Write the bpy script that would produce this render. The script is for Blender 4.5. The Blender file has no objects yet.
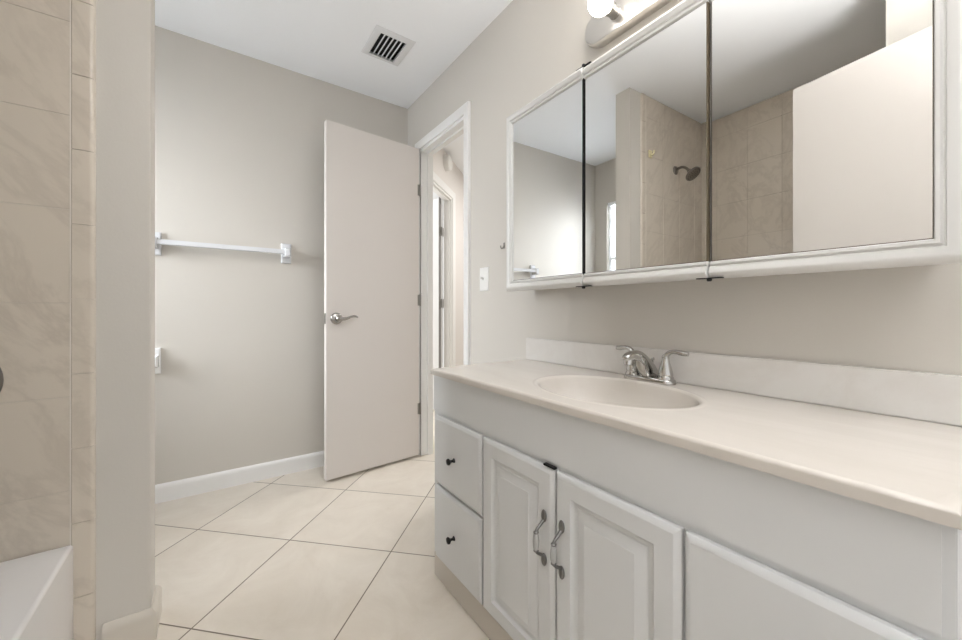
import bpy, bmesh, math, random
from mathutils import Vector, Matrix
random.seed(7)
SC = bpy.context.scene
COL = SC.collection

# ------------------------------------------------------------------ camera
F_PX = 378.7
YAW = math.atan(268 / F_PX)
CAM_Z = 0.97
cd = bpy.data.cameras.new('camera')
cam = bpy.data.objects.new('camera', cd); COL.objects.link(cam)
cd.sensor_fit = 'HORIZONTAL'; cd.sensor_width = 36.0
cd.lens = F_PX * 36.0 / 962
cd.shift_y = -10 / 962
cd.clip_start = 0.01
cam.location = (0, 0, CAM_Z)
cam.rotation_euler = (math.pi / 2, 0, -YAW)
SC.camera = cam

# ------------------------------------------------------------------ world, lights, exposure
W = bpy.data.worlds.new('daylight'); SC.world = W; W.use_nodes = True
bg = W.node_tree.nodes['Background']
bg.inputs[0].default_value = (0.99, 0.985, 0.975, 1); bg.inputs[1].default_value = 0.66

def area(name, loc, rot, sx, sy, power, col):
    l = bpy.data.lights.new(name, 'AREA'); l.shape = 'RECTANGLE'; l.size = sx; l.size_y = sy
    l.energy = power; l.color = col
    o = bpy.data.objects.new(name, l); COL.objects.link(o); o.location = loc; o.rotation_euler = rot
    return o
area('window_daylight', (-1.55, 2.0, 1.62), (0, -math.pi / 2 + 0.15, -0.25), 1.1, 0.8, 62, (0.90, 0.95, 1.0))
fl_ = area('added_fill_uplight', (0.55, -0.45, 1.25), (math.pi + math.radians(-8), 0, 0), 0.5, 0.5, 24, (1.0, 0.985, 0.965))  # unseen fill light added behind the camera to brighten ceiling and vanity
fl_.data.spread = math.radians(110)
area('far_room_fill', (1.1, 4.3, 1.7), (math.radians(78), 0, math.radians(170)), 1.2, 1.4, 24, (0.97, 0.98, 1.0))  # added light standing in for daylight in the unseen far room
area('hall_ceiling_light', (2.65, 2.35, 2.36), (0, 0, 0), 0.4, 0.4, 17, (1.0, 0.99, 0.98))
BULB_STRENGTH = 7.5
SC.view_settings.view_transform = 'Standard'
SC.view_settings.look = 'None'
SC.view_settings.gamma = 1.0
SC.view_settings.use_curve_mapping = False
SC.view_settings.exposure = 0.60

# ------------------------------------------------------------------ dimensions
XW, YB, XL, H = 1.13, 2.50, -1.03, 2.40       # mirror wall, back wall, left wall, ceiling
YP0, YP1, XP = 1.48, 1.586, -0.151            # partition wall
YR = -0.15                                    # rear wall

# ------------------------------------------------------------------ materials
def srgb(r, g, b):
    f = lambda c: (c / 255) / 12.92 if c <= 10 else (((c / 255) + 0.055) / 1.055) ** 2.4
    return (f(r), f(g), f(b), 1)

def mat(name, col, rough=0.5, metal=0.0, var=0.0, scale=6.0, bump=0.0, bscale=80.0, coat=0.0, spec=0.5):
    m = bpy.data.materials.new(name); m.use_nodes = True
    nt = m.node_tree; b = nt.nodes['Principled BSDF']
    b.inputs['Base Color'].default_value = col
    b.inputs['Roughness'].default_value = rough
    b.inputs['Metallic'].default_value = metal
    b.inputs['Coat Weight'].default_value = coat
    b.inputs['Specular IOR Level'].default_value = spec
    tc = nt.nodes.new('ShaderNodeTexCoord')
    if var > 0:
        n = nt.nodes.new('ShaderNodeTexNoise'); n.inputs['Scale'].default_value = scale
        n.inputs['Detail'].default_value = 5
        nt.links.new(tc.outputs['Object'], n.inputs['Vector'])
        r = nt.nodes.new('ShaderNodeMapRange')
        r.inputs['To Min'].default_value = 1 - var; r.inputs['To Max'].default_value = 1 + var
        nt.links.new(n.outputs['Fac'], r.inputs['Value'])
        mx = nt.nodes.new('ShaderNodeMix'); mx.data_type = 'RGBA'; mx.blend_type = 'MULTIPLY'
        mx.inputs['Factor'].default_value = 1
        mx.inputs['A'].default_value = col
        nt.links.new(r.outputs['Result'], mx.inputs['B'])
        nt.links.new(mx.outputs['Result'], b.inputs['Base Color'])
    if bump > 0:
        n2 = nt.nodes.new('ShaderNodeTexNoise'); n2.inputs['Scale'].default_value = bscale
        n2.inputs['Detail'].default_value = 3
        nt.links.new(tc.outputs['Object'], n2.inputs['Vector'])
        bp = nt.nodes.new('ShaderNodeBump'); bp.inputs['Strength'].default_value = bump
        bp.inputs['Distance'].default_value = 0.002
        nt.links.new(n2.outputs['Fac'], bp.inputs['Height'])
        nt.links.new(bp.outputs['Normal'], b.inputs['Normal'])
    return m

def marble(name, base, vein, rough=0.2, vscale=3.0, amount=0.5, lo=0.46, hi=0.54, stretch=(1, 1, 1), rot=(0, 0, 0)):
    m = mat(name, base, rough)
    nt = m.node_tree; b = nt.nodes['Principled BSDF']
    tc = nt.nodes.new('ShaderNodeTexCoord'); mp = nt.nodes.new('ShaderNodeMapping')
    mp.inputs['Scale'].default_value = stretch
    m0 = nt.nodes.new('ShaderNodeMapping'); m0.inputs['Rotation'].default_value = rot
    nt.links.new(tc.outputs['Object'], m0.inputs['Vector']); nt.links.new(m0.outputs['Vector'], mp.inputs['Vector'])
    n = nt.nodes.new('ShaderNodeTexNoise'); n.inputs['Scale'].default_value = vscale
    n.inputs['Detail'].default_value = 8; n.inputs['Roughness'].default_value = 0.62
    n.inputs['Distortion'].default_value = 0.5
    nt.links.new(mp.outputs['Vector'], n.inputs['Vector'])
    cr = nt.nodes.new('ShaderNodeValToRGB')
    e = cr.color_ramp.elements
    e[0].position = lo; e[0].color = (0, 0, 0, 1)
    e[1].position = hi; e[1].color = (0, 0, 0, 1)
    k = cr.color_ramp.elements.new((lo + hi) / 2); k.color = (1, 1, 1, 1)
    nt.links.new(n.outputs['Fac'], cr.inputs['Fac'])
    n3 = nt.nodes.new('ShaderNodeTexNoise'); n3.inputs['Scale'].default_value = vscale * 0.7
    nt.links.new(mp.outputs['Vector'], n3.inputs['Vector'])
    mu = nt.nodes.new('ShaderNodeMath'); mu.operation = 'MULTIPLY'
    nt.links.new(cr.outputs['Color'], mu.inputs[0]); nt.links.new(n3.outputs['Fac'], mu.inputs[1])
    mu2 = nt.nodes.new('ShaderNodeMath'); mu2.operation = 'MULTIPLY'; mu2.inputs[1].default_value = amount * 2
    nt.links.new(mu.outputs[0], mu2.inputs[0])
    mx = nt.nodes.new('ShaderNodeMix'); mx.data_type = 'RGBA'
    mx.inputs['A'].default_value = base; mx.inputs['B'].default_value = vein
    nt.links.new(mu2.outputs[0], mx.inputs['Factor'])
    nt.links.new(mx.outputs['Result'], b.inputs['Base Color'])
    return m

M = {}
M['wall'] = mat('warm_grey_paint', srgb(207, 202, 194), 0.62, var=0.012, scale=3, bump=0.12, bscale=140)
M['hallwall'] = mat('pale_hall_paint', srgb(226, 221, 217), 0.6)
M['ceiling'] = mat('ceiling_paint', srgb(250, 252, 255), 0.8, bump=0.1, bscale=120)
M['trim'] = mat('white_trim_paint', srgb(236, 235, 233), 0.35)
M['basebeige'] = mat('cream_trim_paint', srgb(206, 199, 188), 0.4)
M['door'] = mat('door_paint', srgb(220, 214, 209), 0.4, var=0.01, scale=2)
M['doorwhite'] = mat('white_door_paint', srgb(216, 210, 204), 0.35)
M['cabinet'] = mat('grey_cabinet_paint', srgb(214, 215, 215), 0.42, var=0.01, scale=4)
M['toekick'] = mat('toe_board', srgb(200, 193, 183), 0.4)
M['counter'] = marble('cultured_marble', srgb(209, 203, 195), srgb(195, 187, 177), 0.24, 2.0, 0.35, 0.40, 0.60, (1, 0.25, 1))
M['splash'] = marble('cultured_marble_splash', srgb(226, 223, 219), srgb(212, 206, 199), 0.25, 3.0, 0.3, 0.42, 0.58)
M['tile'] = marble('wall_tile_glaze', srgb(211, 201, 187), srgb(180, 169, 156), 0.24, 3.0, 0.30, 0.44, 0.56, (2.2, 2.2, 0.75), (0.3, 0.62, 0.3))
M['grout'] = mat('wall_tile_grout', srgb(203, 194, 182), 0.8)
M['caulk'] = mat('pale_caulk', srgb(220, 213, 203), 0.7)
M['chrome'] = mat('chrome', (0.56, 0.55, 0.53, 1), 0.06, 1.0)
M['nickel'] = mat('brushed_nickel', (0.42, 0.405, 0.385, 1), 0.22, 1.0)
M['bronze'] = mat('dark_bronze_nickel', (0.24, 0.22, 0.20, 1), 0.28, 1.0)
M['pewter'] = mat('dark_pewter', (0.20, 0.195, 0.19, 1), 0.38, 1.0, var=0.2, scale=200)
M['black'] = mat('black_metal', (0.02, 0.02, 0.02, 1), 0.3, 0.6)
M['dark'] = mat('dark_cavity', (0.006, 0.006, 0.006, 1), 0.9)
M['ceramic'] = mat('white_ceramic', srgb(238, 238, 238), 0.12, coat=0.3)
M['grip'] = mat('porcelain_grip', srgb(172, 172, 170), 0.25)
M['plastic'] = mat('white_plastic', srgb(236, 235, 232), 0.3)
M['ventwhite'] = mat('vent_enamel', srgb(226, 227, 229), 0.45)
M['strip'] = mat('gap_shade_grey', srgb(128, 126, 124), 0.7)
M['barwhite'] = mat('white_glazed_bar', srgb(220, 221, 224), 0.15, coat=0.2)
M['ivory'] = mat('ivory_ceramic', srgb(228, 218, 180), 0.25)
M['tub'] = mat('tub_enamel', srgb(224, 222, 221), 0.15, coat=0.3)
M['mirror'] = mat('mirror_glass', (0.90, 0.905, 0.90, 1), 0.0, 1.0)
M['mirroredge'] = mat('mirror_edge', srgb(96, 84, 66), 0.4)
M['cabwhite'] = mat('white_frame_paint', srgb(218, 217, 214), 0.3)
M['barplate'] = mat('light_bar_nickel', (0.62, 0.60, 0.57, 1), 0.28, 1.0)
M['blind'] = mat('blind_slat', srgb(240, 242, 245), 0.5)
M['halldoor'] = mat('hall_door_paint', srgb(240, 240, 240), 0.4)
M['steel'] = mat('hinge_steel', (0.30, 0.29, 0.27, 1), 0.35, 1.0)
# bulb
m = bpy.data.materials.new('lit_bulb_glass'); m.use_nodes = True
b_ = m.node_tree.nodes['Principled BSDF']
b_.inputs['Base Color'].default_value = (1, 0.97, 0.9, 1)
b_.inputs['Emission Color'].default_value = (1.0, 0.95, 0.885, 1); b_.inputs['Emission Strength'].default_value = BULB_STRENGTH
b_.inputs['Roughness'].default_value = 0.2
M['bulb'] = m
# clear pane
m = bpy.data.materials.new('window_glass'); m.use_nodes = True
nt = m.node_tree; nt.nodes.remove(nt.nodes['Principled BSDF'])
tr = nt.nodes.new('ShaderNodeBsdfTransparent'); gl = nt.nodes.new('ShaderNodeBsdfGlossy'); gl.inputs['Roughness'].default_value = 0.02
mx = nt.nodes.new('ShaderNodeMixShader'); mx.inputs[0].default_value = 0.06
nt.links.new(tr.outputs[0], mx.inputs[1]); nt.links.new(gl.outputs[0], mx.inputs[2])
nt.links.new(mx.outputs[0], nt.nodes['Material Output'].inputs[0])
M['glass'] = m

# floor: square tiles laid at 45 degrees, thin grout
def floor_mat():
    m = bpy.data.materials.new('diagonal_floor_tile'); m.use_nodes = True
    nt = m.node_tree; N = nt.nodes.new; L = nt.links.new
    b = nt.nodes['Principled BSDF']
    geo = N('ShaderNodeNewGeometry'); sp = N('ShaderNodeSeparateXYZ'); L(geo.outputs['Position'], sp.inputs[0])
    def mth(op, a, bb=None):
        n = N('ShaderNodeMath'); n.operation = op
        for i, v in enumerate((a, bb)):
            if v is None: continue
            if isinstance(v, (int, float)): n.inputs[i].default_value = v
            else: L(v, n.inputs[i])
        return n.outputs[0]
    T = 0.451; s = math.sqrt(.5)
    p = mth('MULTIPLY', mth('ADD', sp.outputs[0], sp.outputs[1]), s)
    q = mth('MULTIPLY', mth('SUBTRACT', sp.outputs[1], sp.outputs[0]), s)
    pu = mth('DIVIDE', mth('SUBTRACT', p, 0.987), T); qu = mth('DIVIDE', mth('SUBTRACT', q, 0.6125), T)
    def edge(v):
        fr = mth('FRACT', v); return mth('MINIMUM', fr, mth('SUBTRACT', 1.0, fr))
    e = mth('MULTIPLY', mth('MINIMUM', edge(pu), edge(qu)), T)       # metres to nearest joint
    mask = N('ShaderNodeMapRange'); L(e, mask.inputs['Value'])
    mask.inputs['From Min'].default_value = 0.0016; mask.inputs['From Max'].default_value = 0.0028
    cid = N('ShaderNodeCombineXYZ'); L(mth('FLOOR', pu), cid.inputs[0]); L(mth('FLOOR', qu), cid.inputs[1])
    wn = N('ShaderNodeTexWhiteNoise'); wn.noise_dimensions = '3D'; L(cid.outputs[0], wn.inputs['Vector'])
    off = N('ShaderNodeVectorMath'); off.operation = 'SCALE'; off.inputs['Scale'].default_value = 7; L(wn.outputs['Color'], off.inputs[0])
    add = N('ShaderNodeVectorMath'); add.operation = 'ADD'; L(geo.outputs['Position'], add.inputs[0]); L(off.outputs[0], add.inputs[1])
    n1 = N('ShaderNodeTexNoise'); n1.inputs['Scale'].default_value = 4.5; n1.inputs['Detail'].default_value = 9
    n1.inputs['Roughness'].default_value = 0.65; n1.inputs['Distortion'].default_value = 0.8; L(add.outputs[0], n1.inputs['Vector'])
    cr = N('ShaderNodeValToRGB'); L(n1.outputs['Fac'], cr.inputs['Fac'])
    cr.color_ramp.elements[0].position = 0.3; cr.color_ramp.elements[0].color = srgb(211, 201, 187)
    cr.color_ramp.elements[1].position = 0.72; cr.color_ramp.elements[1].color = srgb(226, 218, 206)
    mixc = N('ShaderNodeMix'); mixc.data_type = 'RGBA'; L(mask.outputs['Result'], mixc.inputs['Factor'])
    mixc.inputs['A'].default_value = srgb(118, 106, 92); L(cr.outputs['Color'], mixc.inputs['B'])
    L(mixc.outputs['Result'], b.inputs['Base Color'])
    b.inputs['Roughness'].default_value = 0.34
    bp = N('ShaderNodeBump'); bp.inputs['Strength'].default_value = 0.5; bp.inputs['Distance'].default_value = 0.002
    L(mask.outputs['Result'], bp.inputs['Height']); L(bp.outputs['Normal'], b.inputs['Normal'])
    return m
M['floor'] = floor_mat()

# ------------------------------------------------------------------ mesh helpers
class MB:
    def __init__(s): s.bm = bmesh.new()
    def box(s, x0, x1, y0, y1, z0, z1, bev=0.0, seg=2, mi=0, rot=None):
        t = bmesh.new()
        vs = [t.verts.new((x, y, z)) for x in (x0, x1) for y in (y0, y1) for z in (z0, z1)]
        for f in ((0, 1, 3, 2), (4, 6, 7, 5), (0, 4, 5, 1), (2, 3, 7, 6), (0, 2, 6, 4), (1, 5, 7, 3)):
            t.faces.new([vs[i] for i in f])
        bmesh.ops.recalc_face_normals(t, faces=t.faces)
        if bev > 0:
            bmesh.ops.bevel(t, geom=list(t.edges), offset=bev, segments=seg, affect='EDGES', clamp_overlap=True)
        if rot is not None: bmesh.ops.transform(t, matrix=rot, verts=t.verts)
        s.merge(t, mi); return s
    def merge(s, t, mi=0):
        mp = {v: s.bm.verts.new(v.co) for v in t.verts}
        for f in t.faces:
            try:
                g = s.bm.faces.new([mp[v] for v in f.verts]); g.material_index = mi
            except ValueError: pass
        t.free()
    def rings(s, rings, cap0=True, cap1=True, mi=0, closed=True):
        R = [[s.bm.verts.new(p) for p in r] for r in rings]
        n = len(R[0])
        for a, b in zip(R, R[1:]):
            for i in range(n if closed else n - 1):
                j = (i + 1) % n
                f = s.bm.faces.new((a[i], a[j], b[j], b[i])); f.material_index = mi
        if cap0: s.bm.faces.new(R[0][::-1]).material_index = mi
        if cap1: s.bm.faces.new(R[-1]).material_index = mi
        return s
    def lathe(s, prof, origin=(0, 0, 0), axis=(0, 0, 1), n=28, mi=0, caps=True):
        # prof: list of (radius, distance along the axis)
        ax = Vector(axis).normalized(); o = Vector(origin)
        u = ax.orthogonal().normalized(); w = ax.cross(u)
        rr = []
        for r, h in prof:
            r = max(r, 1e-5)
            rr.append([o + ax * h + (u * math.cos(2 * math.pi * k / n) + w * math.sin(2 * math.pi * k / n)) * r for k in range(n)])
        return s.rings(rr, caps, caps, mi)
    def tube(s, pts, rad, n=12, mi=0, flat=None):
        # smooth tube through pts, rad a number or a list, flat = (sx, sz) squash of the section
        pts = [Vector(p) for p in pts]
        if not isinstance(rad, (list, tuple)): rad = [rad] * len(pts)
        P, R = [], []
        for i in range(len(pts) - 1):
            p0, p1, p2, p3 = pts[max(i - 1, 0)], pts[i], pts[i + 1], pts[min(i + 2, len(pts) - 1)]
            for k in range(6):
                t = k / 6
                P.append(0.5 * ((2 * p1) + (p2 - p0) * t + (2 * p0 - 5 * p1 + 4 * p2 - p3) * t * t + (-p0 + 3 * p1 - 3 * p2 + p3) * t ** 3))
                R.append(rad[i] + (rad[i + 1] - rad[i]) * t)
        P.append(pts[-1]); R.append(rad[-1])
        up = Vector((0, 0, 1)); rr = []
        for i, p in enumerate(P):
            d = (P[min(i + 1, len(P) - 1)] - P[max(i - 1, 0)]).normalized()
            side = d.cross(up)
            side = side.normalized() if side.length > 1e-3 else Vector((0, 1, 0))
            nn = side.cross(d).normalized()
            a, b = flat if flat else (1, 1)
            rr.append([p + (side * math.cos(2 * math.pi * k / n) * a + nn * math.sin(2 * math.pi * k / n) * b) * R[i] for k in range(n)])
        return s.rings(rr, True, True, mi)
    def sphere(s, c, r, n=24, m=14, sx=1, sy=1, sz=1, mi=0):
        c = Vector(c); rr = []
        for i in range(1, m):
            a = math.pi * i / m
            rr.append([c + Vector((math.sin(a) * math.cos(2 * math.pi * k / n) * sx, math.sin(a) * math.sin(2 * math.pi * k / n) * sy, -math.cos(a) * sz)) * r for k in range(n)])
        return s.rings(rr, True, True, mi)
    def sweep(s, prof, path, mp, cyclic=False, mi=0):
        # prof [(offset to the left of the path, depth)], path 2-D, mp(u, v, depth) -> xyz; corners are mitred
        n = len(path); pv = [Vector(p) for p in path]; rr = []
        for i in range(n):
            a = (pv[i] - pv[i - 1]).normalized() if (i > 0 or cyclic) else None
            b = (pv[(i + 1) % n] - pv[i]).normalized() if (i < n - 1 or cyclic) else None
            if a is None: a = b
            if b is None: b = a
            na, nb = Vector((-a.y, a.x)), Vector((-b.y, b.x))
            mit = (na + nb); mit = mit / (1 + na.dot(nb))
            rr.append([mp(pv[i].x + mit.x * o, pv[i].y + mit.y * o, d) for o, d in prof])
        if cyclic: rr.append(rr[0])
        return s.rings(rr, not cyclic, not cyclic, mi)
    def panel(s, a0, a1, b0, b1, rings, mp, back=0.0, mi=0):
        # rectangle with stepped profile: rings [(inset, height)] from the outside in; mp(a, b, height)
        rr = []
        def rect(i, h): return [mp(a0 + i, b0 + i, h), mp(a1 - i, b0 + i, h), mp(a1 - i, b1 - i, h), mp(a0 + i, b1 - i, h)]
        rr.append(rect(0, back))
        for i, h in rings: rr.append(rect(i, h))
        return s.rings(rr, True, True, mi)
    def build(s, name, mats, parent=None, angle=35, origin=None):
        bm = s.bm
        bmesh.ops.remove_doubles(bm, verts=bm.verts, dist=1e-6)
        bmesh.ops.recalc_face_normals(bm, faces=bm.faces)
        me = bpy.data.meshes.new(name)
        xs = [v.co.x for v in bm.verts]; ys = [v.co.y for v in bm.verts]; zs = [v.co.z for v in bm.verts]
        o = Vector(origin) if origin is not None else Vector(((min(xs) + max(xs)) / 2, (min(ys) + max(ys)) / 2, min(zs)))
        bmesh.ops.translate(bm, verts=bm.verts, vec=-o)
        for f in bm.faces: f.smooth = True
        bm.to_mesh(me); bm.free()
        me.set_sharp_from_angle(angle=math.radians(angle))
        for k in (mats if isinstance(mats, (list, tuple)) else [mats]): me.materials.append(M[k])
        ob = bpy.data.objects.new(name, me); COL.objects.link(ob)
        wn = ob.modifiers.new('weighted_normals', 'WEIGHTED_NORMAL'); wn.keep_sharp = True; wn.weight = 90
        wl[ob.name] = o
        if parent is not None:
            ob.parent = parent; ob.location = o - wl[parent.name]
        else: ob.location = o
        return ob
wl = {}
def tag(o, label=None, cat=None, group=None, kind=None):
    if label: o['label'] = label
    if cat: o['category'] = cat
    if group: o['group'] = group
    if kind: o['kind'] = kind
    return o
def thing(name, loc, label, cat, group=None):
    o = bpy.data.objects.new(name, None); COL.objects.link(o); o.location = loc; o.empty_display_size = 0.05
    wl[o.name] = Vector(loc)
    return tag(o, label, cat, group)
def struct(name, mb, mats, label, cat, parent=None):
    return tag(mb.build(name, mats, parent), label, cat, None, 'structure')

# ------------------------------------------------------------------ room shell
HX0, HX1, HY0, HY1 = 1.13, 3.6, 0.2, 5.2
struct('floor', MB().box(-1.2, HX1, -2.2, HY1, -0.1, 0.0), 'floor', 'beige square floor tiles laid diagonally with thin dark grout', 'floor')
# ceiling with the duct opening of the vent
VX0, VX1, VY0, VY1 = 0.705, 0.845, 1.885, 2.07
mb = MB()
for r in ((-1.2, VX0, -2.2, HY1), (VX1, HX1, -2.2, HY1), (VX0, VX1, -2.2, VY0), (VX0, VX1, VY1, HY1)):
    mb.box(r[0], r[1], r[2], r[3], H, H + 0.12)
struct('ceiling', mb, 'ceiling', 'flat white painted ceiling', 'ceiling')
# right wall with the doorway
DY0, DY1, DZ = 1.746, 2.300, 2.045
WT = 0.088
mb = MB()
mb.box(XW, XW + WT, YR - 0.1, DY0, 0, H); mb.box(XW, XW + WT, DY1, YB + 0.1, 0, H); mb.box(XW, XW + WT, DY0, DY1, DZ, H)
struct('wall_right', mb, 'wall', 'warm grey wall behind the mirrors and vanity, with a doorway', 'wall')
struct('wall_back', MB().box(XL - 0.12, XW, YB, YB + 0.1, 0, H), 'wall', 'warm grey wall behind the towel bar and open door', 'wall')
# left wall with the window
WY0, WY1, WZ0, WZ1 = 1.78, 2.36, 0.95, 2.00
mb = MB()
mb.box(XL - 0.12, XL, YR - 0.1, WY0, 0, H); mb.box(XL - 0.12, XL, WY1, YB, 0, H)
mb.box(XL - 0.12, XL, WY0, WY1, 0, WZ0); mb.box(XL - 0.12, XL, WY0, WY1, WZ1, H)
struct('wall_left', mb, 'wall', 'warm grey side wall with a narrow blinded window, seen in the mirror', 'wall')
struct('wall_partition', MB().box(XL, XP, YP0, YP1, 0, H, 0.0015), 'wall', 'painted partition wall end beside the bathtub tiles', 'wall')
# block at the near end of the tub and rear wall with the entrance
struct('wall_closet', MB().box(XL, -0.31, YR, 0.39, 0, H), 'wall', 'painted wall closing the near end of the bathtub', 'wall')
# wall tiles
def tile_field(mb, u_edges, v_edges, mp, t=0.004, gap=0.0010, bev=0.0008):
    for u0, u1 in zip(u_edges, u_edges[1:]):
        for v0, v1 in zip(v_edges, v_edges[1:]):
            if u1 - u0 < 0.008 or v1 - v0 < 0.008: continue
            a0, a1, b0, b1 = u0 + gap, u1 - gap, v0 + gap, v1 - gap
            mb.panel(a0, a1, b0, b1, [(0, t - bev), (bev * 0.35, t - bev * 0.3), (bev, t)], mp, 0.0, 0)
def edges(anchor, step, lo, hi):
    k0 = math.ceil((lo - anchor) / step); e = [lo]; k = k0
    while anchor + step * k < hi - 1e-6:
        if anchor + step * k > lo + 1e-6: e.append(anchor + step * k)
        k += 1
    return e + [hi]
zrow = edges(0.9885, 0.2525, 0.30, H - 0.004)
mb = MB()
TX1 = -0.3135
tile_field(mb, edges(TX1, 0.203, XL + 0.006, TX1), zrow, lambda u, v, h: (u, YP0 - 0.004 - h, v))
g0 = MB(); g0.box(XL, TX1, YP0 - 0.0065, YP0, 0.2, H - 0.004, mi=1)
mb.merge(g0.bm, 1)
struct('wall_tile_plumbing', mb, ['tile', 'grout'], 'marble-look wall tiles on the wall at the shower head end of the tub', 'wall tiles')
mb = MB()
tile_field(mb, edges(0.39 + 0.004, 0.203, 0.395, YP0 - 0.0095), zrow, lambda u, v, h: (XL + 0.004 + h, u, v))
mb.box(XL, XL + 0.0065, 0.39, YP0 - 0.008, 0.2, H - 0.004, mi=1)
struct('wall_tile_long', mb, ['tile', 'grout'], 'marble-look wall tiles along the long side of the tub, seen in the mirror', 'wall tiles')
# bullnose strip
mb = MB()
se = edges(1.6075, 0.2025, 0.004, H - 0.004)
for v0, v1 in zip(se, se[1:]):
    x0, x1 = TX1 + 0.0012, -0.2662
    pr = [(x0, 0), (x0, 0.008), (x0 + 0.002, 0.010), (x1 - 0.011, 0.010), (x1 - 0.006, 0.0088), (x1 - 0.0025, 0.006), (x1 - 0.0004, 0.002), (x1, 0)]
    mb.rings([[(x, YP0 - d, z) for x, d in pr] for z in (v0 + 0.0009, v1 - 0.0009)])
mb.box(TX1 - 0.0012, TX1 + 0.0016, YP0 - 0.0094, YP0, 0.004, H - 0.004, mi=2)
mb.box(TX1, -0.268, YP0 - 0.006, YP0, 0.004, H - 0.004, mi=1)
struct('trim_bullnose', mb, ['tile', 'grout', 'caulk'], 'narrow bullnose tile strip edging the tub wall', 'tile trim')

# baseboards
BP = [(0, 0), (0.014, 0), (0.014, 0.068), (0.011, 0.080), (0.007, 0.086), (0.004, 0.091), (0, 0.091)]
fl = lambda u, v, d: (u, v, d)
mb = MB().sweep(BP, [(0.0 + XW, YB), (XL, YB)], fl)
struct('baseboard_back', mb, 'trim', 'white baseboard along the wall behind the towel bar', 'baseboard')
mb = MB().sweep([(o * 1.1, d * 0.98) for o, d in BP], [(XL + 0.02, YP1), (XP, YP1), (XP, YP0), (-0.252, YP0)], lambda u, v, d: (u, v, d))
struct('baseboard_partition', mb, 'basebeige', 'scuffed cream baseboard wrapping the end of the partition wall', 'baseboard')
mb = MB().sweep(BP, [(XL, YB), (XL, YP1)], fl)
struct('baseboard_left', mb, 'trim', 'white baseboard under the window', 'baseboard')

# ------------------------------------------------------------------ doorway trim in the mirror wall
CP = [(0.0, 0), (0.0, 0.009), (0.006, 0.012), (0.018, 0.014), (0.042, 0.017), (0.050, 0.015), (0.052, 0)]
mb = MB()
pth = [(DY1 + 0.004, 0), (DY1 + 0.004, DZ - 0.004), (DY0 - 0.0, DZ - 0.004), (DY0 - 0.0, 0)]
# offsets must point away from the opening: path runs up the far side, across and down the near side
mb.sweep([(-o, d) for o, d in CP], pth, lambda u, v, d: (XW - d, u, v))
mb.sweep([(-o, d) for o, d in CP], pth, lambda u, v, d: (XW + WT + d, u, v))
jt = 0.018
mb.sweep([(0, 0), (0, WT), (jt, WT), (jt, 0)], pth, lambda u, v, d: (XW + d, u, v))
mb.sweep([(jt, 0.042), (jt, 0.077), (jt + 0.011, 0.077), (jt + 0.011, 0.042)], pth, lambda u, v, d: (XW + d, u, v))
struct('trim_1', mb, 'trim', 'white casing, jamb and stop around the doorway beside the vanity', 'door frame')

# ------------------------------------------------------------------ bathroom door (open into the room)
hx, hy = 1.112, 2.276
ex, ey = 0.516, 2.222
ang = math.atan2(ey - hy, ex - hx)
Lw = math.hypot(ex - hx, ey - hy)
th = 0.040
dv = Vector((math.cos(ang), math.sin(ang), 0)); nv = Vector((math.sin(ang), -math.cos(ang), 0))
if nv.y < 0: nv = -nv                                            # nv points to the back wall
def DL(s, t, z): return Vector((hx, hy, 0)) + dv * s + nv * t + Vector((0, 0, z))   # door space
def door_slab(Lw, th, z0, z1, F, bev=0.0025):
    mb = MB(); t = MB().box(0, Lw, 0, th, z0, z1, bev, 2)
    for v in t.bm.verts: v.co = F(v.co.x, v.co.y, v.co.z)
    mb.merge(t.bm); return mb
def lever(mb_rose, mb_lev, F, s, z, side, th):
    # side -1: near face (t=0), +1: far face (t=th); the lever points back to the hinge
    t0 = 0 if side < 0 else th
    ax = (F(0, side, 0) - F(0, 0, 0)).normalized(); c = F(s, t0, z)
    mb_rose.lathe([(0.0335, 0), (0.0335, 0.004), (0.031, 0.009), (0.024, 0.013), (0.013, 0.015), (0.0115, 0.028), (0.0125, 0.034)], c, ax, 32)
    k = side * 1.0
    P = lambda ds, dt, dz: F(s + ds, t0 + k * dt, z + dz)
    mb_lev.tube([P(0.004, 0.042, 0.0), P(-0.02, 0.044, -0.002), P(-0.045, 0.045, 0.001), P(-0.07, 0.044, 0.010), P(-0.092, 0.044, 0.012), P(-0.108, 0.044, 0.006)],
                [0.011, 0.0095, 0.0075, 0.0065, 0.0062, 0.0048], 12, flat=(0.75, 1.0))
    mb_lev.lathe([(0.012, 0), (0.0145, 0.004), (0.0145, 0.012), (0.010, 0.018)], F(s, t0 + k * 0.030, z), ax, 20)
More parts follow.
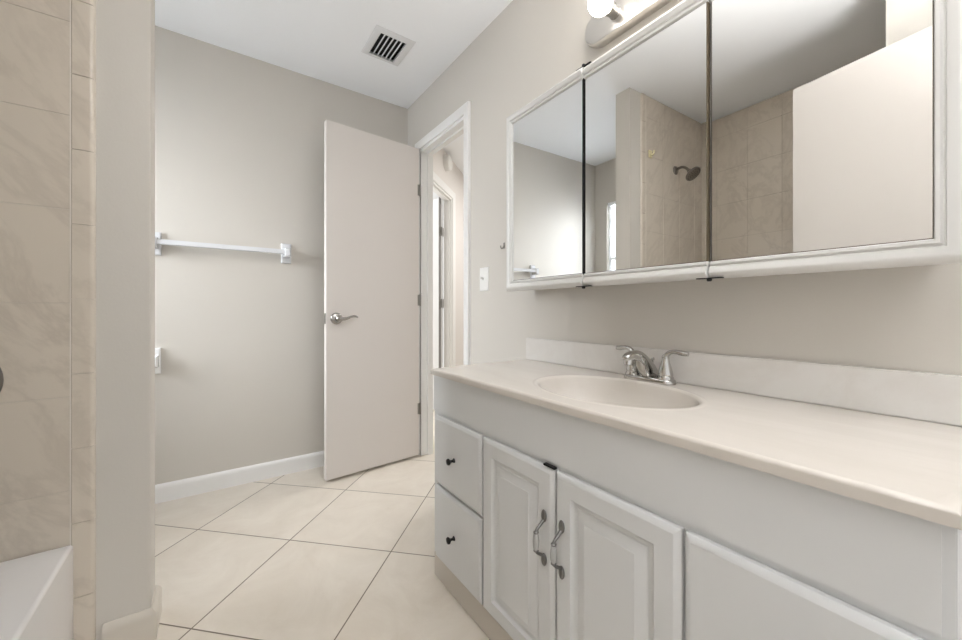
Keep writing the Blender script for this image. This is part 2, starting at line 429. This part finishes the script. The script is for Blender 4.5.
def make_door(name, Lw, th, F, label, m, hz, hs, handle=True, kind='structure', cat='door', hinge_mat='steel'):
    d = door_slab(Lw, th, 0.016, 2.034, F).build(name, m)
    tag(d, label, cat, None, kind)
    if handle:
        r, l = MB(), MB(); lever(r, l, F, hs, 0.922, -1, th)
        h = tag(l.build('door_lever', 'nickel', d), 'brushed nickel curved lever'); r.build('lever_rose', 'nickel', d)
        r, l = MB(), MB(); lever(r, l, F, hs, 0.922, 1, th)
        l.build('door_lever', 'nickel', d); r.build('lever_rose', 'nickel', d)
        t = MB().box(Lw - 0.0005, Lw + 0.0012, 0.006, th - 0.006, 0.892, 0.952, 0.0006)
        for v in t.bm.verts: v.co = F(v.co.x, v.co.y, v.co.z)
        lp = t.build('latch_plate', 'steel', d)
    for z in hz:
        hw = 0.036 if hinge_mat == 'steel' else 0.05
        t = MB()
        t.lathe([(0.0058, 0), (0.0058, 0.076), (0.0035, 0.079)], F(-0.005, -0.004, z - 0.038), (0, 0, 1), 14)
        t2 = MB().box(-0.0035, 0.013, -0.0022, 0.0006, z - 0.036, z + 0.036, 0.0004)
        for v in t2.bm.verts: v.co = F(v.co.x, v.co.y, v.co.z)
        t.merge(t2.bm); t.build('hinge', hinge_mat, d)
    return d
make_door('door_1', Lw, th, DL, 'flush pinkish-white door standing open against the towel bar wall', 'door', (1.76, 1.035, 0.32), Lw - 0.055)

# entrance door behind the camera, seen only in the mirror
h2 = Vector((-0.137, -0.135, 0)); e2 = Vector((-0.268, 0.696, 0))
a2 = math.atan2(e2.y - h2.y, e2.x - h2.x); L2 = (e2 - h2).length
d2 = Vector((math.cos(a2), math.sin(a2), 0)); n2 = Vector((-d2.y, d2.x, 0))
if n2.x > 0: n2 = -n2
D2 = lambda s, t, z: h2 + d2 * s + n2 * t + Vector((0, 0, z))
make_door('door_2', L2, 0.035, D2, 'white flush entrance door swung open in front of the tub, in the mirror', 'doorwhite', (1.76, 1.035, 0.32), L2 - 0.06)

# ------------------------------------------------------------------ window and blind
mb = MB()
wm = lambda u, v, d: (XL - 0.075 + d, u, v)
mb.sweep([(0, 0), (0, 0.04), (0.03, 0.04), (0.03, 0)], [(WY0, WZ0), (WY1, WZ0), (WY1, WZ1), (WY0, WZ1)], wm, True)
mb.box(XL - 0.07, XL - 0.04, WY0 + 0.03, WY1 - 0.03, 1.45, 1.48)
w1 = struct('window_1', mb, 'trim', 'narrow white-framed window in the left wall, glimpsed in the mirror', 'window')
MB().box(XL - 0.058, XL - 0.054, WY0 + 0.028, WY1 - 0.028, WZ0 + 0.028, WZ1 - 0.028).build('pane', 'glass', w1)
bl = thing('window_blind', (XL - 0.018, (WY0 + WY1) / 2, WZ0), 'white horizontal slat blind hanging in the narrow window', 'blind')
MB().box(XL - 0.034, XL - 0.004, WY0 + 0.006, WY1 - 0.006, WZ1 - 0.032, WZ1 - 0.002, 0.003).build('headrail', 'blind', bl)
z = WZ1 - 0.05
while z > WZ0 + 0.03:
    rot = Matrix.Translation((XL - 0.019, 0, z)) @ Matrix.Rotation(0.35, 4, 'Y')
    MB().box(-0.0125, 0.0125, WY0 + 0.008, WY1 - 0.008, -0.0006, 0.0006, rot=rot).build('slat', 'blind', bl)
    z -= 0.025
MB().box(XL - 0.030, XL - 0.008, WY0 + 0.008, WY1 - 0.008, WZ0 + 0.006, WZ0 + 0.020, 0.002).build('bottom_rail', 'blind', bl)

# ------------------------------------------------------------------ bathtub
def bathtub():
    x0, x1, y0, y1, zt = XL + 0.012, -0.3070, 0.40, YP0 - 0.0105, 0.341
    def rr(i, z, r, n=8):
        a0, a1, b0, b1 = x0 + i, x1 - i, y0 + i, y1 - i
        out = []
        for cx, cy, s in ((a1 - r, b1 - r, 0), (a0 + r, b1 - r, 1), (a0 + r, b0 + r, 2), (a1 - r, b0 + r, 3)):
            for k in range(n + 1):
                t = (s + k / n) * math.pi / 2
                out.append((cx + r * math.cos(t), cy + r * math.sin(t), z))
        return out
    rings = [rr(0, 0.0, 0.004), rr(0, zt - 0.010, 0.004), rr(0.0012, zt - 0.005, 0.004), rr(0.004, zt - 0.0015, 0.004), rr(0.009, zt, 0.005),
             rr(0.100, zt, 0.07), rr(0.108, zt - 0.003, 0.075), rr(0.114, zt - 0.012, 0.08), rr(0.125, zt - 0.10, 0.09), rr(0.15, 0.09, 0.11), rr(0.18, 0.055, 0.12), rr(0.24, 0.045, 0.08)]
    t = tag(MB().rings(rings).build('bathtub', 'tub'), 'white enamel bathtub, end of its rim and front apron showing', 'bathtub')
    return t
tub = bathtub()
sv = thing('shower_valve', (-0.5215, YP0 - 0.009, 0.795), 'round metal shower valve plate on the tub tiles at the frame edge', 'shower valve')
MB().lathe([(0.092, 0), (0.092, 0.003), (0.088, 0.008), (0.06, 0.013), (0.035, 0.016), (0.030, 0.035), (0.027, 0.05), (0.0, 0.052)], wl[sv.name], (0, -1, 0), 40).build('escutcheon', 'bronze', sv)
MB().tube([(-0.5215, YP0 - 0.05, 0.795), (-0.5215, YP0 - 0.062, 0.77), (-0.5215, YP0 - 0.066, 0.715)], [0.012, 0.010, 0.007], 12).build('lever', 'bronze', sv)
# shower head (position follows the mirror image)
SX, SZ = -0.662, 1.965
sh = thing('shower_fixture', (SX, YP0 - 0.009, SZ), 'dark nickel shower head on a bent arm, seen in the mirror', 'shower')
MB().lathe([(0.031, 0), (0.031, 0.003), (0.027, 0.009), (0.014, 0.013)], (SX, YP0 - 0.009, SZ), (0, -1, 0), 28).build('flange', 'bronze', sh)
Q = lambda dy, dz: (SX, YP0 - 0.009 - dy, SZ + dz)
MB().tube([Q(0.005, 0), Q(0.034, 0.009), Q(0.058, 0.006), Q(0.080, -0.010), Q(0.096, -0.030)], 0.0095, 12).build('shower_arm', 'bronze', sh)
ax = Vector((0, -0.66, -0.75)).normalized(); o = Vector(Q(0.094, -0.027))
t = MB().lathe([(0.012, 0), (0.016, 0.008), (0.018, 0.020), (0.030, 0.028), (0.044, 0.034), (0.052, 0.040), (0.053, 0.050), (0.050, 0.054), (0.0, 0.054)], o, ax, 36)
u = ax.orthogonal().normalized(); w_ = ax.cross(u)
hd = t.build('spray_head', 'bronze', sh)
t = MB()
for rr_, nn in ((0.012, 6), (0.026, 12), (0.042, 18)):
    for k in range(nn):
        c = o + ax * 0.0535 + (u * math.cos(2 * math.pi * k / nn) + w_ * math.sin(2 * math.pi * k / nn)) * rr_
        t.lathe([(0.0024, 0), (0.0018, 0.003)], c, ax, 8)
t.build('nozzles', 'black', hd)
hk = thing('ceramic_hook', (-0.355, YP0 - 0.009, 2.005), 'small ivory hook on the shower tiles, seen in the mirror', 'hook')
MB().box(-0.373, -0.337, YP0 - 0.019, YP0 - 0.009, 1.985, 2.037, 0.004).build('base_plate', 'ivory', hk)
MB().tube([(-0.355, YP0 - 0.014, 2.015), (-0.355, YP0 - 0.030, 2.003), (-0.355, YP0 - 0.040, 2.012), (-0.355, YP0 - 0.040, 2.026)], [0.007, 0.006, 0.006, 0.007], 10).build('hook_prong', 'ivory', hk)

# ------------------------------------------------------------------ towel bar and paper holder on the back wall
def post_block(x, z, hw, hh, depth):
    mb = MB(); f = lambda a, b, h: (a, YB - h, b)
    mb.panel(x - hw, x + hw, z - hh, z + hh, [(0, 0.010), (0.003, 0.014), (0.006, 0.0155)], f)
    mb.panel(x - hw * 0.62, x + hw * 0.62, z - hh * 0.45, z + hh * 0.45, [(0, 0.014), (0.0, depth - 0.012), (0.003, depth - 0.004), (0.007, depth)], f, 0.012)
    return mb
tb = thing('towel_bar', (0.05, YB, 1.31), 'white ceramic towel bar on the wall left of the open door', 'towel bar')
for x in (-0.240, 0.353): post_block(x, 1.303, 0.027, 0.058, 0.075).build('bracket', 'barwhite', tb)
MB().box(-0.245, 0.346, YB - 0.068, YB - 0.046, 1.294, 1.319, 0.003).build('bar', 'barwhite', tb)
tp = thing('toilet_paper_holder', (-0.30, YB, 0.715), 'white ceramic toilet paper holder low on the wall, half hidden by the partition', 'toilet paper holder')
for x in (-0.40, -0.232): post_block(x, 0.715, 0.018, 0.065, 0.06).build('bracket', 'ceramic', tp)
MB().tube([(-0.40, YB - 0.045, 0.705), (-0.32, YB - 0.045, 0.705), (-0.24, YB - 0.045, 0.705)], 0.010, 14).build('roller', 'plastic', tp)

# ------------------------------------------------------------------ ceiling vent
vt = thing('air_vent', (0.775, 1.975, H), 'white ceiling air vent with dark slots', 'vent')
mb = MB()
ox0, ox1, oy0, oy1 = 0.668, 0.884, 1.850, 2.092
def vm(a, b, h): return (a, b, H - h)
ro = lambda i, h, q=0: [vm(ox0 + (VX0 - ox0) * i, oy0 + (VY0 - oy0) * i, h), vm(ox1 + (VX1 - ox1) * i, oy0 + (VY0 - oy0) * i, h),
                        vm(ox1 + (VX1 - ox1) * i, oy1 + (VY1 - oy1) * i, h), vm(ox0 + (VX0 - ox0) * i, oy1 + (VY1 - oy1) * i, h)]
mb.rings([ro(0, 0), ro(0, 0.002), ro(0.18, 0.007), ro(0.86, 0.009), ro(1.0, 0.007), ro(1.0, -0.02)], False, False)
mb.build('frame', 'ventwhite', vt)
nS = 6
for k in range(nS - 1):
    x = VX0 + (VX1 - VX0) * (k + 1) / nS
    rot = Matrix.Translation((x, 0, H - 0.002)) @ Matrix.Rotation(-0.25, 4, 'Y')
    MB().box(-0.0016, 0.0016, VY0 - 0.002, VY1 + 0.002, -0.004, 0.003, rot=rot).build('louver', 'ventwhite', vt)
MB().box(VX0 - 0.0, VX1 + 0.0, VY0, VY1, H + 0.006, H + 0.010).build('duct_shade_sheet', 'dark', vt)  # black sheet painting the shade inside the duct
for x in (0.775,):
    for y in (1.867, 2.080): MB().lathe([(0.004, 0), (0.004, 0.0025), (0.002, 0.0035)], (x, y, H - 0.0075), (0, 0, -1), 12).build('screw', 'plastic', vt)

# ------------------------------------------------------------------ vanity cabinet
XF, XD = 0.665, 0.648          # face frame, drawer and door fronts
VL, VR = 1.235, 0.037          # left (far) and right (near) ends
CT = 0.757                     # counter top height
van = thing('bathroom_vanity', (0.9, 0.636, 0), 'pale grey painted bathroom vanity with drawers and two panelled doors', 'vanity')
zc = CT - 0.021
mb = MB()
mb.box(XF + 0.020, XW - 0.002, VL - 0.016, VL, 0.0, zc, 0.001)                      # far side
mb.box(XF + 0.020, XW - 0.002, VR, VR + 0.016, 0.0, zc, 0.001)                      # near side
mb.box(XF + 0.020, XW - 0.002, VR + 0.016, VL - 0.016, 0.085, 0.10)                 # bottom
mb.box(XW - 0.010, XW - 0.002, VR + 0.016, VL - 0.016, 0.0, zc)                     # back
mb.build('carcass', 'cabinet', van)
yA, yB2, yC, yD = 0.918, 0.908, 0.321, 0.328
mb = MB()
for y0, y1 in ((VR, VR + 0.033), (0.305, 0.345), (0.600, 0.644), (0.895, 0.935), (VL - 0.036, VL)):
    mb.box(XF, XF + 0.020, y0, y1, 0.085, zc, 0.0015)
mb.box(XF + 0.0005, XF + 0.0195, VR + 0.03, VL - 0.03, 0.585, 0.620); mb.box(XF + 0.0005, XF + 0.0195, VR + 0.03, VL - 0.03, 0.085, 0.105)
mb.box(XF + 0.0005, XF + 0.0195, 0.93, VL - 0.03, 0.335, 0.365); mb.box(XF + 0.0005, XF + 0.0195, VR + 0.03, 0.31, 0.335, 0.365)
mb.build('face_frame', 'cabinet', van)
MB().box(XF - 0.004, XF, VR + 0.009, VL, 0.604, zc, 0.0025).build('apron', 'cabinet', van)
mb = MB().box(XF - 0.0005, XF + 0.016, VR, VL, 0.0, 0.0845, 0.0012)
tag(mb.build('toe_board', 'toekick', van), 'plain base board under the drawers and doors')
fm = lambda a, b, h: (XF - h, a, b)
tF = XF - XD
EDGE = [(0, 0.0095), (0.0015, 0.0115), (0.0105, tF - 0.0004), (0.012, tF)]
def knob(parent, y, z):
    MB().lathe([(0.0078, 0), (0.0074, 0.002), (0.0045, 0.006), (0.0042, 0.012), (0.0065, 0.016), (0.0102, 0.019), (0.0112, 0.022), (0.0096, 0.0255), (0.005, 0.027), (0.0, 0.0275)],
               (XD, y, z), (-1, 0, 0), 24).build('knob', 'black', parent)
for (y0, y1, z0, z1) in ((0.9205, 1.2060, 0.3545, 0.594), (0.9205, 1.2060, 0.090, 0.3455), (0.042, 0.3240, 0.3545, 0.594), (0.042, 0.3240, 0.090, 0.3455)):
    mb = MB().panel(y0, y1, z0, z1, EDGE, fm, 0.0005)
    dr = mb.build('drawer', 'cabinet', van)
    knob(dr, (y0 + y1) / 2 + 0.006, (z0 + z1) / 2)
DOORP = EDGE + [(0.046, tF), (0.049, tF - 0.006), (0.054, tF - 0.0095), (0.062, tF - 0.0095), (0.0645, tF - 0.0075), (0.083, tF - 0.0012), (0.0845, tF)]
def pull(door, y):
    z0, z1 = 0.377, 0.475
    L = []
    for z, s in ((z1, 1), (z0, -1)):
        mb = MB()
        mb.sphere((XD - 0.0024, y, z + s * 0.003), 0.0105, 16, 10, sx=0.45, sy=0.80, sz=1.45)
        mb.tube([(XD - 0.003, y, z - s * 0.006), (XD - 0.013, y, z - s * 0.013), (XD - 0.023, y, z - s * 0.020), (XD - 0.0275, y, z - s * 0.0265)], [0.0046, 0.0038, 0.0036, 0.0046], 10)
        mb.lathe([(0.004, 0), (0.0064, 0.002), (0.0064, 0.004), (0.0048, 0.006)], (XD - 0.0280, y, z - s * 0.0245), (0, 0, -s), 16)
        tag(mb.build('handle_mount', 'pewter', door), 'dark pewter end of the bow handle')
    mb = MB().lathe([(0.0046, 0), (0.0062, 0.004), (0.0072, 0.012), (0.0076, 0.0195), (0.0072, 0.027), (0.0062, 0.035), (0.0046, 0.039)], (XD - 0.0285, y, 0.4065), (0, 0, 1), 18)
    tag(mb.build('handle_grip', 'grip', door), 'white porcelain handle grip')
for (y0, y1, yh) in ((0.6245, 0.9125, 0.652), (0.3310, 0.6195, 0.596)):
    dr = MB().panel(y0, y1, 0.090, 0.594, DOORP, fm, 0.0005).build('door', 'cabinet', van)
    pull(dr, yh)

MB().box(XD + 0.003, XF - 0.004, 0.6235, 0.660, 0.5955, 0.6005, 0.0006).build('door_catch', 'black', van)

# ------------------------------------------------------------------ vanity top with integral basin
SCX, SCY, SA, SB = 0.872, 0.632, 0.218, 0.158     # basin centre, half length (y), half width (x)
def counter():
    x0, x1, y0, y1 = XF - 0.016, XW - 0.001, VR - 0.004, VL + 0.001
    n = 96
    angs = [2 * math.pi * k / n for k in range(n)]
    for cx, cy in ((x0, y0), (x1, y0), (x1, y1), (x0, y1)):
        a = math.atan2(cy - SCY, cx - SCX) % (2 * math.pi)
        j = min(range(len(angs)), key=lambda i: abs(angs[i] - a)); angs[j] = a
    angs.sort()
    def rect(a, i, z):
        c, s = math.cos(a), math.sin(a); X0, X1, Y0, Y1 = x0 + i, x1 - i, y0 + i, y1 - i
        t = min([(X1 - SCX) / c if c > 1e-9 else 9, (X0 - SCX) / c if c < -1e-9 else 9, (Y1 - SCY) / s if s > 1e-9 else 9, (Y0 - SCY) / s if s < -1e-9 else 9])
        return (SCX + c * t, SCY + s * t, z)
    def ell(a, k, z):
        c, s = math.cos(a), math.sin(a); r = 1 / math.sqrt((c / SB) ** 2 + (s / SA) ** 2)
        return (SCX + c * r * k, SCY + s * r * k, z)
    R = [[rect(a, 0.006, CT - 0.021) for a in angs], [rect(a, 0, CT - 0.021) for a in angs], [rect(a, 0, CT - 0.007) for a in angs], [rect(a, 0.0015, CT - 0.003) for a in angs], [rect(a, 0.005, CT - 0.0005) for a in angs], [rect(a, 0.008, CT) for a in angs],
         [ell(a, 1.10, CT) for a in angs], [ell(a, 1.085, CT + 0.0012) for a in angs], [ell(a, 1.05, CT + 0.0018) for a in angs], [ell(a, 1.02, CT + 0.0005) for a in angs], [ell(a, 1.0, CT - 0.004) for a in angs]]
    top = MB().rings(R, False, False)
    B = [[ell(a, k, CT + z) for a in angs] for k, z in ((1.0, -0.004), (0.985, -0.010), (0.95, -0.030), (0.89, -0.058), (0.80, -0.083), (0.66, -0.104), (0.48, -0.118), (0.28, -0.125), (0.10, -0.128))]
    bowl = MB().rings(B, False, True)
    return top, bowl
vtop = thing('sink_countertop', (0.89, 0.636, CT - 0.021), 'cream cultured marble vanity top with oval sink', 'countertop')
t, bw = counter()
t.build('countertop', 'counter', vtop, 50)
bw.build('sink_basin', 'counter', vtop, 50)
mb = MB().box(XW - 0.019, XW - 0.0005, VR - 0.004, VL - 0.001, CT - 0.0005, CT + 0.0925, 0.003)
tag(mb.build('backsplash', 'splash', vtop), 'whiter marble backsplash strip')
MB().lathe([(0.026, 0), (0.026, 0.002), (0.022, 0.004), (0.017, 0.003), (0.016, 0.006), (0.010, 0.009), (0.0, 0.010)], (SCX, SCY, CT - 0.1278), (0, 0, 1), 28).build('drain', 'chrome', vtop)

# ------------------------------------------------------------------ faucet
FX, FY = 1.066, 0.636
fc = thing('faucet', (FX, FY, CT), 'chrome two-handle centerset faucet behind the sink', 'faucet')
def oval(i, z):
    out = []; hl, rw = 0.052, 0.027 - i
    for k in range(24):
        a = 2 * math.pi * k / 24
        out.append((FX + rw * math.cos(a), FY + (hl if math.sin(a) >= 0 else -hl) + rw * math.sin(a), CT + z))
    return out
MB().rings([oval(0, 0.0003), oval(0, 0.009), oval(0.002, 0.013), oval(0.006, 0.0155), oval(0.012, 0.017)]).build('base_plate', 'chrome', fc)
for s in (-1, 1):
    y = FY + s * 0.0515
    MB().lathe([(0.0225, 0.012), (0.0225, 0.018), (0.0195, 0.024), (0.0205, 0.027), (0.0195, 0.033), (0.016, 0.048), (0.0125, 0.060), (0.0105, 0.068), (0.0095, 0.075)], (FX, y, CT), (0, 0, 1), 28).build('handle_body', 'chrome', fc)
    lv = MB()
    lv.sphere((FX, y, CT + 0.076), 0.0102, 16, 10)
    ddx, ddy = (0.10, s * 0.99)
    lv.tube([(FX, y, CT + 0.078), (FX + ddx * 0.012, y + ddy * 0.010, CT + 0.0895), (FX + ddx * 0.026, y + ddy * 0.026, CT + 0.0945), (FX + ddx * 0.046, y + ddy * 0.046, CT + 0.092), (FX + ddx * 0.062, y + ddy * 0.062, CT + 0.0905)],
            [0.0095, 0.0080, 0.0074, 0.0092, 0.0075], 14, flat=(1.0, 0.85))
    lv.build('lever_handle', 'chrome', fc)
sp = MB(); secs = []
for dx, zb, zt_, hw in ((0.026, 0.013, 0.020, 0.020), (0.020, 0.013, 0.036, 0.0205), (0.006, 0.013, 0.056, 0.0195), (-0.014, 0.013, 0.074, 0.0180), (-0.032, 0.020, 0.086, 0.0165), (-0.046, 0.040, 0.0925, 0.0155),
                        (-0.062, 0.058, 0.0965, 0.0145), (-0.084, 0.068, 0.0965, 0.0138), (-0.104, 0.069, 0.0925, 0.0132), (-0.116, 0.071, 0.086, 0.0110), (-0.120, 0.075, 0.081, 0.006)):
    zm, hz = (zb + zt_) / 2, (zt_ - zb) / 2
    sec = []
    for k in range(20):
        a = 2 * math.pi * k / 20
        c, q = math.cos(a), math.sin(a)
        sec.append((FX + dx, FY + hw * math.copysign(abs(c) ** 0.7, c), CT + zm + hz * math.copysign(abs(q) ** 0.7, q)))
    secs.append(sec)
sp.rings(secs)
spo = sp.build('spout', 'chrome', fc)
MB().lathe([(0.0118, 0), (0.0122, 0.003), (0.0122, 0.016), (0.0105, 0.018), (0.0, 0.016)], (FX - 0.103, FY, CT + 0.074), (-0.15, 0, -1), 20).build('aerator', 'chrome', spo)
MB().lathe([(0.0025, 0), (0.0025, 0.03), (0.0055, 0.033), (0.0055, 0.038), (0.003, 0.041)], (FX + 0.021, FY, CT + 0.030), (0, 0, 1), 14).build('lift_rod', 'chrome', fc)

# ------------------------------------------------------------------ medicine cabinet with three mirror doors
XM = 1.000
GZ0, GZ1 = 1.090, 1.732
mc = thing('medicine_cabinet', (1.06, 0.64, 1.05), 'white-framed medicine cabinet with three mirror doors above the vanity', 'medicine cabinet')
mb = MB().box(XM + 0.022, XW - 0.001, 0.085, 1.160, 1.062, 1.762, 0.002)
mb.build('cabinet_box', 'cabwhite', mc)
FR = [(0.0, -0.018), (0.0, 0.003), (0.002, 0.007), (0.0075, 0.0075), (0.0095, 0.0035), (0.0125, 0.0035), (0.0145, 0.0075), (0.026, 0.0115), (0.0305, 0.011), (0.0385, 0.004), (0.0425, -0.004), (0.0425, -0.018)]
pm = lambda u, v, d: (XM - d, u, v)
g = 0.0013
specs = [
    ('far', [(0.8260, GZ1), (1.190, GZ1), (1.190, GZ0), (0.8260, GZ0)], 0.8260, 1.190, 1.0),
    ('mid', None, 0.4405, 0.8215, 1.15),
    ('near', [(0.4365, GZ0), (0.080, GZ0), (0.080, GZ1), (0.4365, GZ1)], 0.080, 0.4345, 1.6),
]
for nm, pth2, y0, y1, rotd in specs:
    mb = MB()
    if nm == 'mid':
        mb.sweep([(-o, d) for o, d in FR], [(y0 - 0.001, GZ0), (y1 + 0.001, GZ0)], pm)
        mb.sweep([(o, d) for o, d in FR], [(y0 - 0.001, GZ1), (y1 + 0.001, GZ1)], pm)
    else:
        mb.sweep([(o, d) for o, d in FR], pth2, pm)
    mb.box(XM + 0.0005, XM + 0.012, y0 - 0.0005, y1 + 0.0005, GZ0 - 0.004, GZ1 + 0.004, mi=1)
    cy = (y0 + y1) / 2
    dr = mb.build('mirror_door', ['cabwhite', 'dark' if nm == 'far' else 'mirroredge'], mc, 35, origin=(XM, cy, GZ0))
    gl_ = MB().box(XM - 0.0015, XM + 0.0028, y0 + 0.0016, y1 - 0.0016, GZ0 + 0.0018, GZ1 - 0.0018).build('mirror_glass', 'mirror', dr)
    dr.rotation_euler = (0, 0, math.radians(-rotd))
    # small dark hinge clips, top and bottom
for y in (0.826, 0.4375):
    for z, s in ((1.0485, -1), (1.7745, 1)):
        if y < 0.6 and s > 0: continue
        t = MB()
        t.box(XM - 0.004, XM + 0.012, y - 0.030, y + 0.030, z - 0.0012, z + 0.0012, 0.0004)
        t.lathe([(0.006, 0), (0.006, 0.006), (0.004, 0.008)], (XM + 0.000, y, z), (0, 0, s), 14)
        t.build('hinge', 'black', mc)

# ------------------------------------------------------------------ vanity light bar
BX0, BZ, BH = 1.086, 1.952, 0.056
lb = thing('vanity_light_bar', (XW, 0.60, BZ), 'nickel light bar with lit globe bulbs above the mirrors', 'vanity light')
yl, yr = 0.895, 0.300
def stad(i, x):
    out = []; r = BH - i
    for k in range(40):
        a = 2 * math.pi * k / 40
        cy = (yl - BH) if math.cos(a) >= 0 else (yr + BH)
        out.append((x, cy + r * math.cos(a), BZ + r * math.sin(a)))
    return out
MB().rings([stad(0.006, XW - 0.0005), stad(0, BX0 + 0.02), stad(0, BX0 + 0.006), stad(0.003, BX0 + 0.0015), stad(0.008, BX0)]).build('backplate', 'barplate', lb)
for y in (0.765, 0.655, 0.545, 0.435):
    MB().lathe([(0.021, 0), (0.021, 0.004), (0.0195, 0.006), (0.0195, 0.024), (0.0215, 0.027), (0.0215, 0.042), (0.0185, 0.043)], (BX0 + 0.0005, y, BZ), (-1, 0, 0), 28).build('lamp_socket', 'nickel', lb)
    cx = BX0 - 0.080
    pr = [(0.0135, 0.036)] + [(0.0395 * math.sin(a), 0.078 - 0.0395 * math.cos(a)) for a in [0.42 + (math.pi - 0.42) * k / 16 for k in range(17)]]
    tag(MB().lathe(pr, (BX0, y, BZ), (-1, 0, 0), 32).build('globe_bulb', 'bulb', lb), 'glowing white globe bulb')

# ------------------------------------------------------------------ small things on the mirror wall
sw = thing('light_switch', (XW, 1.567, 1.127), 'white light switch between the doorway and the mirrors', 'light switch')
f3 = lambda a, b, h: (XW - h, a, b)
MB().panel(1.531, 1.603, 1.067, 1.187, [(0, 0.002), (0.002, 0.0045), (0.006, 0.006)], f3).build('plate', 'plastic', sw)
rk = MB().panel(1.5605, 1.5735, 1.113, 1.141, [(0, 0.0065), (0.0008, 0.0075)], f3, 0.0055).build('toggle_slot', 'plastic', sw)
MB().box(-0.020, 0.0, 1.563, 1.571, -0.005, 0.005, 0.002, rot=Matrix.Translation((XW - 0.006, 0, 1.127)) @ Matrix.Rotation(0.45, 4, 'Y')).build('toggle', 'plastic', rk)
for z in (1.083, 1.171): MB().lathe([(0.0035, 0), (0.0035, 0.001), (0.002, 0.002)], (XW - 0.006, 1.567, z), (-1, 0, 0), 12).build('screw', 'plastic', sw)
wh = thing('wall_hook', (XW, 1.405, 1.27), 'tiny dark metal hook beside the left edge of the mirrors', 'hook')
MB().box(XW - 0.003, XW, 1.399, 1.411, 1.262, 1.290, 0.001).build('base_plate', 'steel', wh)
MB().tube([(XW - 0.002, 1.405, 1.275), (XW - 0.012, 1.405, 1.262), (XW - 0.020, 1.405, 1.264), (XW - 0.022, 1.405, 1.274)], 0.003, 8).build('hook_prong', 'steel', wh)

# ------------------------------------------------------------------ hallway through the doorway
HD = Vector((0.748, 0.664, 0)); HN = Vector((0.664, -0.748, 0)); HP = Vector((1.444, 2.740, 0))
def HW(s, t, z): return HP + HD * s + HN * t + Vector((0, 0, z))       # hall wall space, t towards the camera
def hbox(s0, s1, t0, t1, z0, z1, bev=0.0):
    t = MB().box(s0, s1, t0, t1, z0, z1, bev)
    for v in t.bm.verts: v.co = HW(v.co.x, v.co.y, v.co.z)
    return t
struct('wall_hall_side', MB().box(3.2, 3.3, 0.9, 4.6, 0, H), 'wall', 'hallway side wall', 'wall')
struct('wall_hall_end', MB().box(XW + WT, 3.2, 0.8, 0.9, 0, H), 'wall', 'hallway end wall', 'wall')
O0, O1, OZ = -0.20, 0.565, 2.035
mb = MB()
for b in ((-0.32, O0, -0.08, 0, 0, H), (O1, 1.75, -0.08, 0, 0, H), (O0, O1, -0.08, 0, OZ, H)): mb.merge(hbox(*b).bm)
struct('wall_hall', mb, 'hallwall', 'hallway wall with another doorway, seen past the open door', 'wall')
mb = MB(); hp = [(O1, 0), (O1, OZ), (O0, OZ), (O0, 0)]
hm = lambda u, v, d: HW(u, d, v)
mb.sweep([(-o * 1.25, d) for o, d in CP], hp, hm)
mb.sweep([(0, 0.0), (0, -0.08), (0.018, -0.08), (0.018, 0.0)], hp, hm)
mb.sweep([(0.018, -0.02), (0.018, -0.045), (0.030, -0.045), (0.030, -0.02)], hp, hm)
trim2 = struct('trim_2', mb, 'trim', 'white casing around the second doorway across the hall', 'door frame')
hh = HW(O1 - 0.045, -0.10, 0)
a3 = math.radians(112)
d3 = Vector((math.cos(a3), math.sin(a3), 0)); n3 = Vector((-d3.y, d3.x, 0))
if n3.dot(HN) < 0: n3 = -n3
D3 = lambda s, t, z: hh + d3 * s + n3 * t + Vector((0, 0, z))
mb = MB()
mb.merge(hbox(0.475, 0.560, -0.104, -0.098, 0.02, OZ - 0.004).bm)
tag(mb.build('gap_shade_strip', 'strip', trim2), 'grey strip painting the shade in the hinge gap')  # grey strip stands in for the shadow between door leaf and jamb
for z in (1.72, 1.035, 0.32):
    tag(hbox(0.455, 0.60, -0.0965, -0.0935, z - 0.042, z + 0.042, 0.001).build('hinge', 'steel', trim2), 'dark steel hinge leaf')
make_door('door_3', 0.70, 0.035, D3, 'white door open beyond the second doorway in the hall', 'halldoor', (), 0.64)
sa = thing('smoke_alarm', tuple(HW(0.37, 0, 2.24)), 'round white smoke alarm on the hall wall above the second doorway', 'smoke alarm')
MB().lathe([(0.070, 0), (0.070, 0.008), (0.066, 0.010), (0.066, 0.040), (0.058, 0.048), (0.030, 0.051), (0, 0.0515)], HW(0.37, 0, 2.30), HN, 36).build('alarm_body', 'plastic', sa)
struct('baseboard_hall', MB().sweep([(-o, d) for o, d in BP], [tuple(HW(O1 + 0.07, 0, 0))[:2], tuple(HW(1.75, 0, 0))[:2]], lambda u, v, d: (u, v, d)), 'trim', 'white baseboard along the hallway wall', 'baseboard')
